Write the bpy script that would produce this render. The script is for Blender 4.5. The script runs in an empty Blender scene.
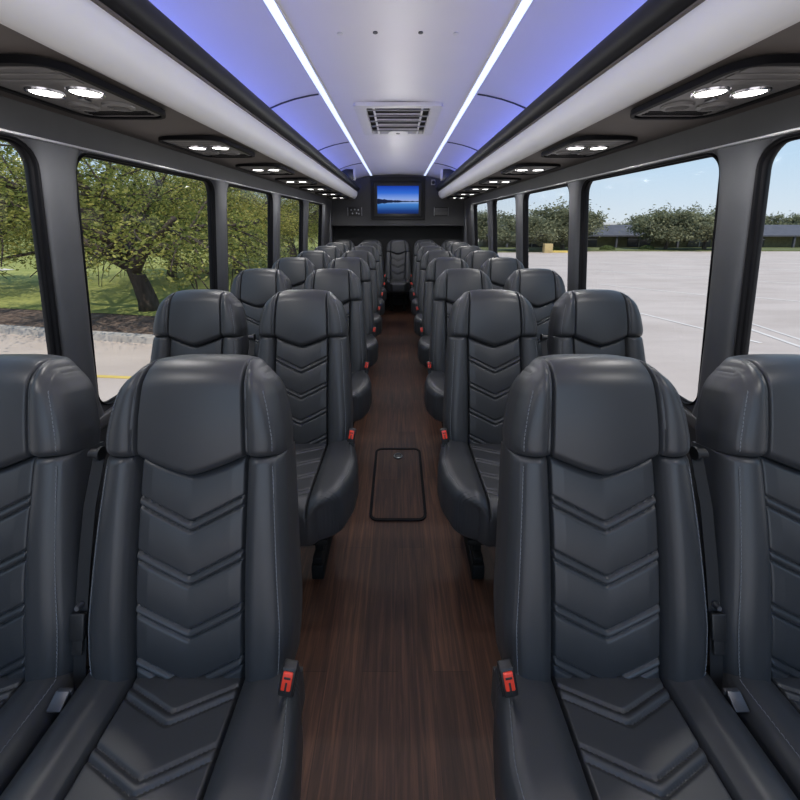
import bpy, bmesh, math, random
import numpy as np
from mathutils import Vector, Matrix

random.seed(7); rng = np.random.default_rng(7)
sc = bpy.context.scene
COL = sc.collection
PI = math.pi

# ------------------------------------------------------------------ helpers
def link(o, parent=None):
    COL.objects.link(o)
    if parent is not None: o.parent = parent
    return o

def mesh_from(name, verts, faces, mat, parent=None, smooth=True, sharp=40, fix=True, mats=None, fmat=None):
    me = bpy.data.meshes.new(name)
    me.from_pydata([tuple(map(float, v)) for v in verts], [], [tuple(map(int, f)) for f in faces])
    if fix:
        bm = bmesh.new(); bm.from_mesh(me)
        bmesh.ops.remove_doubles(bm, verts=bm.verts, dist=1e-6)
        bmesh.ops.recalc_face_normals(bm, faces=bm.faces)
        bm.to_mesh(me); bm.free()
    me.materials.append(mat)
    if smooth:
        me.polygons.foreach_set('use_smooth', [True]*len(me.polygons))
        if sharp: me.set_sharp_from_angle(angle=math.radians(sharp))
    me.update()
    return link(bpy.data.objects.new(name, me), parent)

class MB:
    """collects shapes that make up ONE part"""
    def __init__(s): s.v=[]; s.f=[]
    def add(s, v, f):
        n=len(s.v); s.v+= [tuple(p) for p in v]; s.f += [tuple(i+n for i in q) for q in f]; return s
    def box(s, c, d, bev=0, M=None):
        bm=bmesh.new(); bmesh.ops.create_cube(bm, size=1, matrix=Matrix.Diagonal((d[0],d[1],d[2],1)))
        if bev: bmesh.ops.bevel(bm, geom=bm.edges[:], offset=bev, segments=3, profile=.5, affect='EDGES')
        T=Matrix.Translation(c) @ (M if M else Matrix.Identity(4))
        bm.verts.ensure_lookup_table()
        s.add([T@v.co for v in bm.verts], [[v.index for v in f.verts] for f in bm.faces]); bm.free(); return s
    def cyl(s, p, q, r, r2=None, n=16, cap=True):
        p=Vector(p); q=Vector(q); r2=r if r2 is None else r2
        d=(q-p).normalized(); a=d.orthogonal().normalized(); b=d.cross(a)
        v=[]
        for (c,rr) in ((p,r),(q,r2)):
            for k in range(n):
                t=2*PI*k/n; v.append(c+a*math.cos(t)*rr+b*math.sin(t)*rr)
        f=[[k,(k+1)%n,n+(k+1)%n,n+k] for k in range(n)]
        if cap: f+= [list(range(n))[::-1], list(range(n,2*n))]
        return s.add(v,f)
    def tube(s, pts, rs, n=8):
        pts=[Vector(p) for p in pts]; m=len(pts)
        if not hasattr(rs,'__len__'): rs=[rs]*m
        v=[]; a=None
        for i,p in enumerate(pts):
            d=(pts[min(i+1,m-1)]-pts[max(i-1,0)]).normalized()
            a = d.orthogonal().normalized() if a is None else (a-d*a.dot(d)).normalized()
            b=d.cross(a)
            for k in range(n):
                t=2*PI*k/n; v.append(p+(a*math.cos(t)+b*math.sin(t))*rs[i])
        f=[[i*n+k,i*n+(k+1)%n,(i+1)*n+(k+1)%n,(i+1)*n+k] for i in range(m-1) for k in range(n)]
        f+= [list(range(n))[::-1], list(range((m-1)*n,m*n))]
        return s.add(v,f)
    def prism(s, prof, y0, y1, closed=True):
        """profile of (x,z) points swept along Y"""
        n=len(prof); v=[(x,y0,z) for x,z in prof]+[(x,y1,z) for x,z in prof]
        m=n if closed else n-1
        f=[[k,(k+1)%n,n+(k+1)%n,n+k] for k in range(m)]
        if closed: f+=[list(range(n))[::-1], list(range(n,2*n))]
        return s.add(v,f)
    def build(s, name, mat, parent=None, smooth=True, sharp=40, fix=True):
        return mesh_from(name, s.v, s.f, mat, parent, smooth, sharp, fix)

def tag(o, label=None, cat=None, group=None, kind=None):
    if label: o['label']=label
    if cat: o['category']=cat
    if group: o['group']=group
    if kind: o['kind']=kind
    return o
def empty(name, loc=(0,0,0), rz=0):
    o=bpy.data.objects.new(name, None); o.location=loc; o.rotation_euler=(0,0,rz); o.empty_display_size=.1
    return link(o)
def struct(o, label=None):
    o['kind']='structure'
    if label: o['label']=label
    return o
def copy_tree(o, parent=None):
    c=o.copy(); COL.objects.link(c)
    if parent is not None: c.parent=parent
    for ch in list(o.children): copy_tree(ch, c)
    return c

def rrect(w, h, r, n=8):
    """rounded rectangle loop centred on 0 (counter-clockwise)"""
    p=[]
    for cx,cy,a0 in ((w/2-r,h/2-r,0),(-w/2+r,h/2-r,90),(-w/2+r,-h/2+r,180),(w/2-r,-h/2+r,270)):
        for k in range(n+1):
            a=math.radians(a0+90*k/n); p.append((cx+r*math.cos(a), cy+r*math.sin(a)))
    return p

# ------------------------------------------------------------------ materials
def nmat(name):
    m=bpy.data.materials.new(name); m.use_nodes=True
    nt=m.node_tree; b=nt.nodes['Principled BSDF']
    return m, nt, b
def pbr(name, col, rough=.5, metal=0, spec=.5, noise=None, bump=None, coat=0):
    m,nt,b=nmat(name)
    b.inputs['Base Color'].default_value=(*col,1); b.inputs['Roughness'].default_value=rough
    b.inputs['Metallic'].default_value=metal; b.inputs['Specular IOR Level'].default_value=spec
    b.inputs['Coat Weight'].default_value=coat
    tc=nt.nodes.new('ShaderNodeTexCoord')
    if noise:
        sc_, amt = noise
        n=nt.nodes.new('ShaderNodeTexNoise'); n.inputs['Scale'].default_value=sc_; n.inputs['Detail'].default_value=4
        nt.links.new(tc.outputs['Object'], n.inputs['Vector'])
        r=nt.nodes.new('ShaderNodeValToRGB')
        r.color_ramp.elements[0].position=.3; r.color_ramp.elements[1].position=.7
        r.color_ramp.elements[0].color=(*[c*(1-amt) for c in col],1); r.color_ramp.elements[1].color=(*[min(1,c*(1+amt)) for c in col],1)
        nt.links.new(n.outputs['Fac'], r.inputs['Fac']); nt.links.new(r.outputs['Color'], b.inputs['Base Color'])
    if bump:
        sc_, st, dist = bump
        n=nt.nodes.new('ShaderNodeTexNoise'); n.inputs['Scale'].default_value=sc_; n.inputs['Detail'].default_value=3
        nt.links.new(tc.outputs['Object'], n.inputs['Vector'])
        bp=nt.nodes.new('ShaderNodeBump'); bp.inputs['Strength'].default_value=st; bp.inputs['Distance'].default_value=dist
        nt.links.new(n.outputs['Fac'], bp.inputs['Height']); nt.links.new(bp.outputs['Normal'], b.inputs['Normal'])
    return m
def emis(name, col, st):
    m,nt,b=nmat(name)
    b.inputs['Base Color'].default_value=(*col,1)
    b.inputs['Emission Color'].default_value=(*col,1); b.inputs['Emission Strength'].default_value=st
    return m

M={}
M['leather']=pbr('black leather',(.030,.0315,.0345),.42,spec=.5,noise=(6,.06),bump=(700,.12,.0006))
M['thread']=pbr('grey thread',(.15,.16,.175),.7)
M['black_plastic']=pbr('black plastic',(.012,.012,.013),.45,noise=(30,.1))
M['belt']=pbr('belt webbing',(.008,.008,.009),.7,bump=(900,.3,.0005))
M['steel']=pbr('brushed steel',(.30,.31,.33),.35,metal=1,noise=(60,.1))
M['dark_steel']=pbr('dark steel',(.10,.10,.11),.4,metal=.8,noise=(60,.1))
M['red']=pbr('red release plastic',(.75,.045,.02),.35,noise=(40,.05))
M['frame_black']=pbr('powder coated steel',(.006,.006,.006),.7,spec=.2,noise=(30,.1))
M['wall']=pbr('dark grey wall vinyl',(.046,.046,.050),.55,noise=(14,.06),bump=(260,.08,.0008))
M['pillar']=pbr('pillar trim',(.060,.062,.068),.42,noise=(14,.05),bump=(300,.08,.0006))
M['rubber']=pbr('black window rubber',(.005,.005,.006),.55,spec=.1,noise=(30,.1))
M['alu']=pbr('aluminium strip',(.55,.56,.58),.3,metal=1,noise=(20,.05))
M['strip']=pbr('pale window strip',(.62,.62,.63),.35,noise=(20,.05))
M['ceil']=pbr('ceiling laminate',(.66,.64,.66),.45,noise=(3,.015))
M['ceil_seam']=pbr('ceiling seam',(.03,.03,.035),.5,noise=(20,.1))
M['vent_frame']=pbr('vent plastic',(.62,.61,.60),.5,noise=(20,.02))
M['vent_slat']=pbr('vent louver',(.30,.30,.29),.5,noise=(20,.05))
M['vent_dark']=pbr('vent void',(.06,.06,.058),.8,noise=(20,.1))
M['silver']=pbr('silver fascia',(.80,.80,.80),.5,metal=.0,noise=(5,.02))
M['rail']=pbr('black rail',(.011,.011,.013),.55,spec=.3,noise=(12,.1))
M['under']=pbr('rack underside vinyl',(.12,.104,.094),.6,noise=(9,.05),bump=(200,.1,.001))
M['panel']=pbr('reading panel plastic',(.15,.145,.14),.38,noise=(20,.05))
M['header']=pbr('rear header vinyl',(.028,.028,.031),.55,noise=(9,.05))
M['recess']=pbr('rear recess',(.010,.010,.011),.7,noise=(9,.1))
M['lens_ring']=pbr('chrome ring',(.7,.7,.72),.2,metal=1,noise=(30,.03))
M['lens']=emis('lit lens',(1,.97,.93),9.0)
M['led']=emis('led strip',(.66,.75,1.0),1.12)
M['cove']=emis('blue cove light',(.13,.20,1.0),11.0)

def wood(name, dark=1.0):
    m,nt,b=nmat(name)
    tc=nt.nodes.new('ShaderNodeTexCoord')
    mp=nt.nodes.new('ShaderNodeMapping'); mp.inputs['Scale'].default_value=(46,2.0,1)
    n=nt.nodes.new('ShaderNodeTexNoise'); n.inputs['Scale'].default_value=1.6; n.inputs['Detail'].default_value=8; n.inputs['Roughness'].default_value=.65; n.inputs['Distortion'].default_value=.7
    nt.links.new(tc.outputs['Object'],mp.inputs['Vector']); nt.links.new(mp.outputs['Vector'],n.inputs['Vector'])
    r=nt.nodes.new('ShaderNodeValToRGB'); e=r.color_ramp.elements
    e[0].position=.28; e[0].color=(.020*dark,.0105*dark,.0072*dark,1)
    e[1].position=.74; e[1].color=(.120*dark,.052*dark,.028*dark,1)
    e2=r.color_ramp.elements.new(.5); e2.color=(.056*dark,.025*dark,.0145*dark,1)
    nt.links.new(n.outputs['Fac'],r.inputs['Fac'])
    # plank tone
    mp2=nt.nodes.new('ShaderNodeMapping'); mp2.inputs['Rotation'].default_value=(0,0,PI/2); mp2.inputs['Scale'].default_value=(1,1,1)
    br=nt.nodes.new('ShaderNodeTexBrick'); br.inputs['Scale'].default_value=1
    br.inputs['Brick Width'].default_value=.95; br.inputs['Row Height'].default_value=.115; br.inputs['Mortar Size'].default_value=.0008
    br.inputs['Color1'].default_value=(.70,.66,.64,1); br.inputs['Color2'].default_value=(1.1,1.05,1.0,1); br.inputs['Mortar'].default_value=(.45,.42,.4,1)
    nt.links.new(tc.outputs['Object'],mp2.inputs['Vector']); nt.links.new(mp2.outputs['Vector'],br.inputs['Vector'])
    mx=nt.nodes.new('ShaderNodeMix'); mx.data_type='RGBA'; mx.blend_type='MULTIPLY'; mx.inputs['Factor'].default_value=1
    nt.links.new(r.outputs['Color'],mx.inputs['A']); nt.links.new(br.outputs['Color'],mx.inputs['B'])
    nt.links.new(mx.outputs['Result'],b.inputs['Base Color'])
    b.inputs['Roughness'].default_value=.5; b.inputs['Specular IOR Level'].default_value=.3
    bp=nt.nodes.new('ShaderNodeBump'); bp.inputs['Strength'].default_value=.12; bp.inputs['Distance'].default_value=.001
    nt.links.new(n.outputs['Fac'],bp.inputs['Height']); nt.links.new(bp.outputs['Normal'],b.inputs['Normal'])
    return m
M['wood']=wood('dark wood floor',1.0)
M['wood_hatch']=wood('dark wood hatch',.95)

def glass():
    m=bpy.data.materials.new('window glass'); m.use_nodes=True; nt=m.node_tree; nt.nodes.clear()
    out=nt.nodes.new('ShaderNodeOutputMaterial'); tr=nt.nodes.new('ShaderNodeBsdfTransparent'); gl=nt.nodes.new('ShaderNodeBsdfGlossy')
    tr.inputs['Color'].default_value=(.44,.437,.425,1); gl.inputs['Roughness'].default_value=.02
    lw=nt.nodes.new('ShaderNodeLayerWeight'); lw.inputs['Blend'].default_value=.5
    pw=nt.nodes.new('ShaderNodeMath'); pw.operation='POWER'; pw.inputs[1].default_value=5
    nt.links.new(lw.outputs['Facing'],pw.inputs[0])
    fr=nt.nodes.new('ShaderNodeMath'); fr.operation='MULTIPLY_ADD'; fr.inputs[1].default_value=.45; fr.inputs[2].default_value=.03
    nt.links.new(pw.outputs[0],fr.inputs[0])
    mx=nt.nodes.new('ShaderNodeMixShader')
    nt.links.new(fr.outputs[0],mx.inputs['Fac']); nt.links.new(tr.outputs['BSDF'],mx.inputs[1]); nt.links.new(gl.outputs['BSDF'],mx.inputs[2])
    nt.links.new(mx.outputs['Shader'],out.inputs['Surface']); return m
M['glass']=glass()

def two_tone(name, c1, c2, scale, rough=.9, lo=.35, hi=.65, stretch=(1,1,1), bump=0):
    m,nt,b=nmat(name)
    tc=nt.nodes.new('ShaderNodeTexCoord'); mp=nt.nodes.new('ShaderNodeMapping'); mp.inputs['Scale'].default_value=stretch
    n=nt.nodes.new('ShaderNodeTexNoise'); n.inputs['Scale'].default_value=scale; n.inputs['Detail'].default_value=7; n.inputs['Roughness'].default_value=.62
    nt.links.new(tc.outputs['Object'],mp.inputs['Vector']); nt.links.new(mp.outputs['Vector'],n.inputs['Vector'])
    r=nt.nodes.new('ShaderNodeValToRGB'); e=r.color_ramp.elements
    e[0].position=lo; e[0].color=(*c1,1); e[1].position=hi; e[1].color=(*c2,1)
    nt.links.new(n.outputs['Fac'],r.inputs['Fac']); nt.links.new(r.outputs['Color'],b.inputs['Base Color'])
    b.inputs['Roughness'].default_value=rough; b.inputs['Specular IOR Level'].default_value=.2
    if bump:
        bp=nt.nodes.new('ShaderNodeBump'); bp.inputs['Strength'].default_value=.6; bp.inputs['Distance'].default_value=bump
        nt.links.new(n.outputs['Fac'],bp.inputs['Height']); nt.links.new(bp.outputs['Normal'],b.inputs['Normal'])
    return m
M['lot']=two_tone('parking lot concrete',(.45,.385,.34),(.54,.47,.42),.35,stretch=(1,3,1))
M['paint']=pbr('white lot paint',(.66,.61,.56),.8,noise=(3,.06))
M['yellow']=pbr('yellow lot paint',(.62,.46,.12),.8,noise=(3,.1))
M['lawn']=two_tone('lawn grass',(.20,.23,.06),(.34,.35,.11),1.4)
M['verge']=two_tone('dull verge grass',(.10,.12,.05),(.17,.18,.075),1.0)
M['mulch']=two_tone('mulch',(.075,.05,.04),(.22,.16,.125),5,bump=.06)
M['kerb']=two_tone('kerb concrete',(.36,.33,.30),(.46,.43,.40),3)
M['bark']=two_tone('tree bark',(.035,.027,.022),(.10,.08,.065),7,stretch=(1,1,.25),bump=.03)
M['bark_pale']=two_tone('grey bark',(.06,.05,.042),(.15,.125,.10),7,stretch=(1,1,.25),bump=.03)
def leafmat(name, dark, mid, light, transl=.35):
    m,nt,b=nmat(name)
    g=nt.nodes.new('ShaderNodeNewGeometry')
    tc=nt.nodes.new('ShaderNodeTexCoord'); n=nt.nodes.new('ShaderNodeTexNoise'); n.inputs['Scale'].default_value=.8; n.inputs['Detail'].default_value=2
    nt.links.new(tc.outputs['Object'],n.inputs['Vector'])
    ad=nt.nodes.new('ShaderNodeMath'); ad.operation='MULTIPLY_ADD'; ad.inputs[1].default_value=.55
    nt.links.new(g.outputs['Random Per Island'],ad.inputs[0]); 
    sb=nt.nodes.new('ShaderNodeMath'); sb.operation='MULTIPLY'; sb.inputs[1].default_value=.5
    nt.links.new(n.outputs['Fac'],sb.inputs[0]); nt.links.new(sb.outputs[0],ad.inputs[2])
    r=nt.nodes.new('ShaderNodeValToRGB'); e=r.color_ramp.elements
    e[0].position=.2; e[0].color=(*dark,1); e[1].position=.85; e[1].color=(*light,1)
    q=e.new(.5); q.color=(*mid,1)
    nt.links.new(ad.outputs[0],r.inputs['Fac']); nt.links.new(r.outputs['Color'],b.inputs['Base Color'])
    b.inputs['Roughness'].default_value=.6; b.inputs['Specular IOR Level'].default_value=.3
    out=nt.nodes['Material Output']; t=nt.nodes.new('ShaderNodeBsdfTranslucent'); mx=nt.nodes.new('ShaderNodeMixShader'); mx.inputs['Fac'].default_value=transl
    nt.links.new(r.outputs['Color'],t.inputs['Color']); nt.links.new(b.outputs['BSDF'],mx.inputs[1]); nt.links.new(t.outputs['BSDF'],mx.inputs[2])
    nt.links.new(mx.outputs['Shader'],out.inputs['Surface'])
    return m
M['leaf']=leafmat('leaf green',(.06,.085,.02),(.20,.23,.05),(.48,.45,.12),.5)
M['leaf_yellow']=leafmat('leaf yellow green',(.10,.11,.025),(.31,.30,.07),(.62,.53,.16),.5)
M['leaf_far']=leafmat('leaf dull green',(.10,.115,.07),(.19,.20,.115),(.31,.31,.18),.35)
M['leaf_shrub']=leafmat('shrub green',(.05,.08,.025),(.11,.15,.045),(.2,.24,.07),.2)
M['roof']=pbr('dark shingle roof',(.075,.078,.095),.8,noise=(1.5,.15))
M['brick']=two_tone('olive brick wall',(.10,.095,.05),(.17,.155,.085),2)
M['dark_window']=pbr('dark shop window',(.02,.024,.03),.15,noise=(2,.2))
M['tan']=pbr('tan block',(.50,.38,.18),.7,noise=(4,.1))

# ------------------------------------------------------------------ camera
FPX=380.0; PITCH=math.radians(12); CAMZ=1.42; HORIZON=221
cam=bpy.data.cameras.new('camera'); co=link(bpy.data.objects.new('camera',cam))
cam.sensor_fit='HORIZONTAL'; cam.sensor_width=36; cam.lens=36*FPX/800
co.location=(0,0,CAMZ); co.rotation_euler=(PI/2-PITCH,0,0)
cam.shift_y=-(400-(HORIZON+FPX*math.tan(PITCH)))/800; cam.shift_x=2/800
cam.clip_start=.02; cam.clip_end=500
sc.camera=co

# ------------------------------------------------------------------ the seats
RECL=math.radians(14.5); SR,CR=math.sin(RECL),math.cos(RECL)
JZ=.46
def back_map(x,t,n):
    n-=.03
    return (x, t*SR-n*CR, JZ+t*CR+n*SR)
WT=[-.03,.0,.06,.13,.22,.335,.446,.476,.51,.575,.618,.658,.676]
WW=[.198,.212,.217,.2185,.2125,.2055,.198,.1945,.1965,.186,.174,.163,.155]
def wprof(t): # smooth interpolation
    t=np.asarray(t,float); return (np.interp(t-.012,WT,WW)+np.interp(t,WT,WW)+np.interp(t+.012,WT,WW))/3
XS=.1165
def x_grid(wl,wr,kin,kout,xs=None):
    xs=np.full(len(wl),XS) if xs is None else xs
    inner=np.linspace(-1,1,kin); e=np.array([.012,.026,.042,.06])
    inner=np.unique(np.concatenate([inner,1-e,e-1])); b=np.sin(np.linspace(0,PI/2,kout+1)[1:])
    b=np.unique(np.concatenate([b,[.02,.045,.075,.11,.15]]))
    L=-(xs[:,None]+(wl-xs)[:,None]*b[None,::-1]); R=xs[:,None]+(wr-xs)[:,None]*b[None,:]
    C=xs[:,None]*inner[None,:]
    return np.concatenate([L,C,R],1)
def roll(e,R):
    return np.clip((R-e)/R,0,1)
def drop(d,R):
    return R*(1-np.sqrt(np.clip(1-np.clip(d,0,1)**2,0,1)))
def round_corner(X,T,W,Tend,Rx,Rt,sgn=1):
    ax=np.abs(X); rx=roll(W-ax,Rx); rt=roll(sgn*(Tend-T),Rt)
    rx2=rx*np.sqrt(1-rt*rt/2); rt2=rt*np.sqrt(1-rx*rx/2)
    X=X+np.sign(X)*Rx*(rx2-rx); T=T+sgn*Rt*(rt2-rt)
    return X,T
def gss(d,s): return np.exp(-(d/s)**2)
def pillow(name,X,T,N,back,mapper,mat,parent,sharp=55):
    ns,na=X.shape
    V=[mapper(X[j,i],T[j,i],N[j,i]) for j in range(ns) for i in range(na)]
    F=[(j*na+i,j*na+i+1,(j+1)*na+i+1,(j+1)*na+i) for j in range(ns-1) for i in range(na-1)]
    per=[(0,i) for i in range(na)]+[(j,na-1) for j in range(1,ns)]+[(ns-1,i) for i in range(na-2,-1,-1)]+[(j,0) for j in range(ns-2,0,-1)]
    cx=np.mean([X[p] for p in per]); ct=np.mean([T[p] for p in per])
    prev=[p[0]*na+p[1] for p in per]; m=len(per)
    rings=[(.0,.5),(.0,.86),(.02,.96),(.06,1.0)]
    for ins,fr in rings:
        base=len(V)
        for p in per:
            x=X[p]+(cx-X[p])*ins; t=T[p]+(ct-T[p])*ins; n=N[p]*(1-fr)+back*fr
            V.append(mapper(x,t,n))
        cur=list(range(base,base+m))
        F+=[(prev[k],prev[(k+1)%m],cur[(k+1)%m],cur[k]) for k in range(m)]
        prev=cur
    F.append(tuple(prev))
    return mesh_from(name,V,F,mat,parent,True,sharp)
def s_samples(n, edge):
    u=np.linspace(0,1,n); e=(1-np.cos(np.linspace(0,PI/2,9)))*edge
    return np.unique(np.round(np.concatenate([u,e,1-e]),5))
def seam_t(x):
    a=np.clip(np.abs(x)/XS,0,1); return .4349+.041*a**1.25
CH=(.324,.212,.100,-.014); SL=.50
def make_backrest(parent):
    s=s_samples(200,.07)[:,None]; t0=-.03
    w=wprof(t0+(.476-t0)*s[:,0]); X=x_grid(w,w,119,22)
    ts=seam_t(X); T=t0+(ts-t0)*s; W=w[:,None]
    ax=np.abs(X)
    N=.030+.010*np.sin(np.clip(T/.46,0,1)*PI)
    bol=np.clip((ax-XS)/.030,0,1); N=N+.026*np.sin(bol*PI/2)*(ax>XS)
    N=N-.014*gss(ax-XS,.0038)-.0025*gss(W-ax-.020,.0022)
    sm=np.sqrt(X**2+.005**2)
    puff=np.zeros_like(N)
    for c in CH:
        d=(T-(c+SL*sm))*.89
        N=N-(ax<XS)*.0062*(gss(d-.0088,.0028)+gss(d+.0088,.0028))+(ax<XS)*.003*gss(d,.005)
    ph=((T-SL*sm)-CH[0])/.112
    N=N+(ax<XS)*.004*np.abs(np.sin(ph*PI))*np.clip((XS-ax)/.03,0,1)
    N=N-drop(np.sqrt(roll(W-ax,.05)**2+roll(T-t0,.02)**2),.05)-drop(roll(ts-T,.016),.016)
    return pillow('backrest',X,T,N,-.070,back_map,M['leather'],parent)
def head_front(X,T,W,ts,Ttop,sgm=XS-.004):
    ax=np.abs(X)
    N=.046+.016*np.sin(np.clip((T-.40)/.31,0,1)*PI)-.010*(ax/.122)**2*(ax<XS)-.010*(ax>=XS)
    N=N+.012*np.sin(np.clip((ax-sgm)/.03,0,1)*PI/2)
    N=N-.010*gss(ax-sgm,.0029)-.0035*gss(ax-sgm-.009,.0022)-.0025*gss(W-ax-.020,.0022)
    N=N-drop(np.sqrt(roll(W-ax,.048)**2+roll(Ttop-T,.06)**2),.055)-drop(roll(T-ts,.020),.020)
    return N
def make_headrest(parent):
    s=s_samples(90,.22)[:,None]
    w=wprof(.475+(.676-.475)*s[:,0]); sg_=XS-.001-.010*s[:,0]**2; X=x_grid(w,w,71,22,sg_); W=w[:,None]
    ts=seam_t(X); Ttop=.687-.020*np.clip(np.abs(X)/.140,0,1)**3.5
    T=ts+.0005+(Ttop-ts)*s
    X,T=round_corner(X,T,W,Ttop,.048,.06)
    return pillow('headrest',X,T,head_front(X,T,W,ts,Ttop,sg_[:,None]),-.055,back_map,M['leather'],parent,75)
def make_stitch(bk,hd):
    off=.020
    for part,ta,tb in ((bk,.015,.458),(hd,.488,.618)):
        for sg in (-1,1):
            pts=[];rs=[]; t=ta; k=0
            while t<tb:
                w=float(wprof(t)); x=sg*(w-off)
                if part is bk: n=.056+.010*math.sin(min(max(t/.46,0),1)*PI)-float(drop(roll(np.array(off),.05),.05))
                else: n=float(head_front(np.array([[x]]),np.array([[t]]),np.array([[w]]),np.array([[.476]]),np.array([[.683]]))[0,0])
                dip=(k%4)==3
                pts.append(back_map(x,t,n+(-.0012 if dip else .0006))); rs.append(.0004 if dip else .0009)
                t+=.0022; k+=1
            mb=MB(); mb.tube(pts,rs,5); mb.build('stitch_line',M['thread'],part,sharp=0,fix=False)

def make_cushion(parent,aisle=-1,wa=.236,bulge=.030,wo=.226,L=.41):
    """aisle: side (sign of x) that bulges out into the aisle"""
    s=s_samples(150,.13); u=-.035+(L+.035)*s
    wA=np.interp(u,[0,.04,.15,.25,.33,.38,.41],[wa-.004,wa+.010 if bulge else wa,wa+bulge,wa+bulge*.8,wa-.004,wa-.035,wa-.075])
    wO=np.interp(u,[0,.32,.38,.41],[wo,wo,wo-.02,wo-.06])
    k=np.ones(9)/9
    sm=lambda a: np.convolve(np.pad(a,4,mode='edge'),k,'valid')
    wA,wO=sm(wA),sm(wO)
    wl,wr=(wA,wO) if aisle<0 else (wO,wA)
    X=x_grid(wl,wr,119,22); U=np.repeat(u[:,None],X.shape[1],1)
    lim=np.where(X<0,wl[:,None],wr[:,None]); ax=np.abs(X)
    X,U=round_corner(X,U,lim,L,.045,.07); ax=np.abs(X)
    N=.010+.022*np.clip(U/L,0,1)
    N=N+.024*np.sin(np.clip((ax-XS)/.045,0,1)*PI/2)*(ax>XS)
    N=N-.014*gss(ax-XS,.0038)-.0025*gss(lim-ax-.024,.0022)
    q=np.sqrt(X**2+.005**2)
    for c in (.075,.170,.265,.36):
        d=(U-(c-.42*q))*.92
        N=N-(ax<XS)*.0045*(gss(d-.009,.0028)+gss(d+.009,.0028))+(ax<XS)*.0015*gss(d,.005)
    N=N-drop(np.sqrt(roll(lim-ax,.045)**2+roll(L-U,.07)**2+roll(U+.035,.015)**2),.05)
    c=pillow('seat_cushion',X,U,N,-.125,lambda x,t,n:(x,-t+.005,JZ+n),M['leather'],parent)
    sg=aisle; pts=[];rs=[];k=0
    W1=wl if sg<0 else wr
    for uu in np.arange(.02,L-.07,.0022):
        j=int(np.argmin(np.abs(u-uu))); xx=sg*(float(np.interp(uu,u,W1))-.024)
        o_=np.argsort(X[j]); n=float(np.interp(xx,X[j][o_],N[j][o_])); dip=(k%4)==3
        pts.append((xx,-uu+.005,JZ+n+.0022+(-.0018 if dip else 0))); rs.append(.0004 if dip else .0009); k+=1
    mb=MB(); mb.tube(pts,rs,5); mb.build('stitch_line',M['thread'],c,sharp=0,fix=False)
    return c
def make_pedestal(parent):
    mb=MB()
    mb.box((0,-.20,.322),(.36,.34,.022),.004)
    for x in (-.10,.10):
        mb.box((x,-.15,.20),(.035,.05,.235),.006); mb.box((x,-.10,.079),(.04,.22,.03),.006)
        mb.box((x,-.08,.20),(.035,.03,.235),.006)
        mb.box((x,-.10,.033),(.05,.24,.066),.006)
    mb.box((0,-.15,.20),(.20,.03,.03),.004)
    mb.box((0,.03,.375),(.30,.03,.13),.005)
    return mb.build('pedestal',M['frame_black'],parent,sharp=30)
def make_buckle(parent,sg):
    R=Matrix.Rotation(-.25,4,'X')@Matrix.Rotation(sg*.18,4,'Y')
    c=Vector((sg*.229,-.045,.540)); mb=MB()
    mb.box(c,(.030,.024,.056),.005,R)
    mb.box(c+Vector((-sg*.004,.012,-.05)),(.022,.008,.06),.002,R)
    b=mb.build('buckle',M['black_plastic'],parent,sharp=30)
    mr=MB(); up=R@Vector((0,-.0135,.006))
    mr.box(c+up,(.019,.006,.034),.002,R)
    r=mr.build('release_button',M['red'],b,sharp=30); r['label']='red release button'
    ms=MB(); ms.box(c+R@Vector((0,-.0165,.014)),(.013,.002,.004),.0005,R); ms.box(c+R@Vector((0,-.0165,-.004)),(.004,.002,.02),.0005,R)
    ms.build('button_slot',M['black_plastic'],r,sharp=30)
def make_belt(parent,sg):
    x=sg*.229; mb=MB()
    path=[(.475,.0),(.36,.025),(.24,.034),(.12,.038),(.02,.036),(-.02,.03)]
    V=[];F=[]
    for (t,n) in path:
        for dx,dn in ((-.013,0),(.013,0),(.013,-.002),(-.013,-.002)): V.append(back_map(x+dx,t,n+dn))
    for i in range(len(path)-1):
        for k in range(4): F.append((i*4+k,i*4+(k+1)%4,i*4+4+(k+1)%4,i*4+4+k))
    F+= [(0,1,2,3),tuple(len(V)-4+k for k in range(4))]
    mb.add(V,F); b=mb.build('seat_belt',M['belt'],parent,sharp=30)
    g=MB(); p=Vector(back_map(x,.472,.01))
    g.cyl(p+Vector((-.013,0,0)),p+Vector((.013,0,0)),.010,n=14); g.cyl(p+Vector((sg*-.013,0,0)),p+Vector((sg*-.007,0,0)),.015,n=14)
    g.build('belt_guide',M['black_plastic'],b)
    RX=Matrix.Rotation(-RECL,4,'X'); t=MB()
    t.box(back_map(x,.125,.044),(.030,.010,.055),.003,RX); t.box(back_map(x,.085,.044),(.022,.004,.035),.0015,RX)
    t.build('latch_tongue',M['black_plastic'],b,sharp=30)
    n_=MB(); c=back_map(x,.165,.038); d=back_map(x,.165,.050); n_.cyl(c,d,.007,.005,n=12)
    n_.build('belt_stop_button',M['steel'],b)
    a=MB(); a.box((x,-.050,.487),(.028,.030,.006),.002,Matrix.Rotation(.5,4,'X')); a.box((x,-.034,.478),(.030,.008,.030),.002)
    k=a.build('anchor_bracket',M['dark_steel'],parent,sharp=30); k['label']='steel belt anchor bracket'

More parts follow.
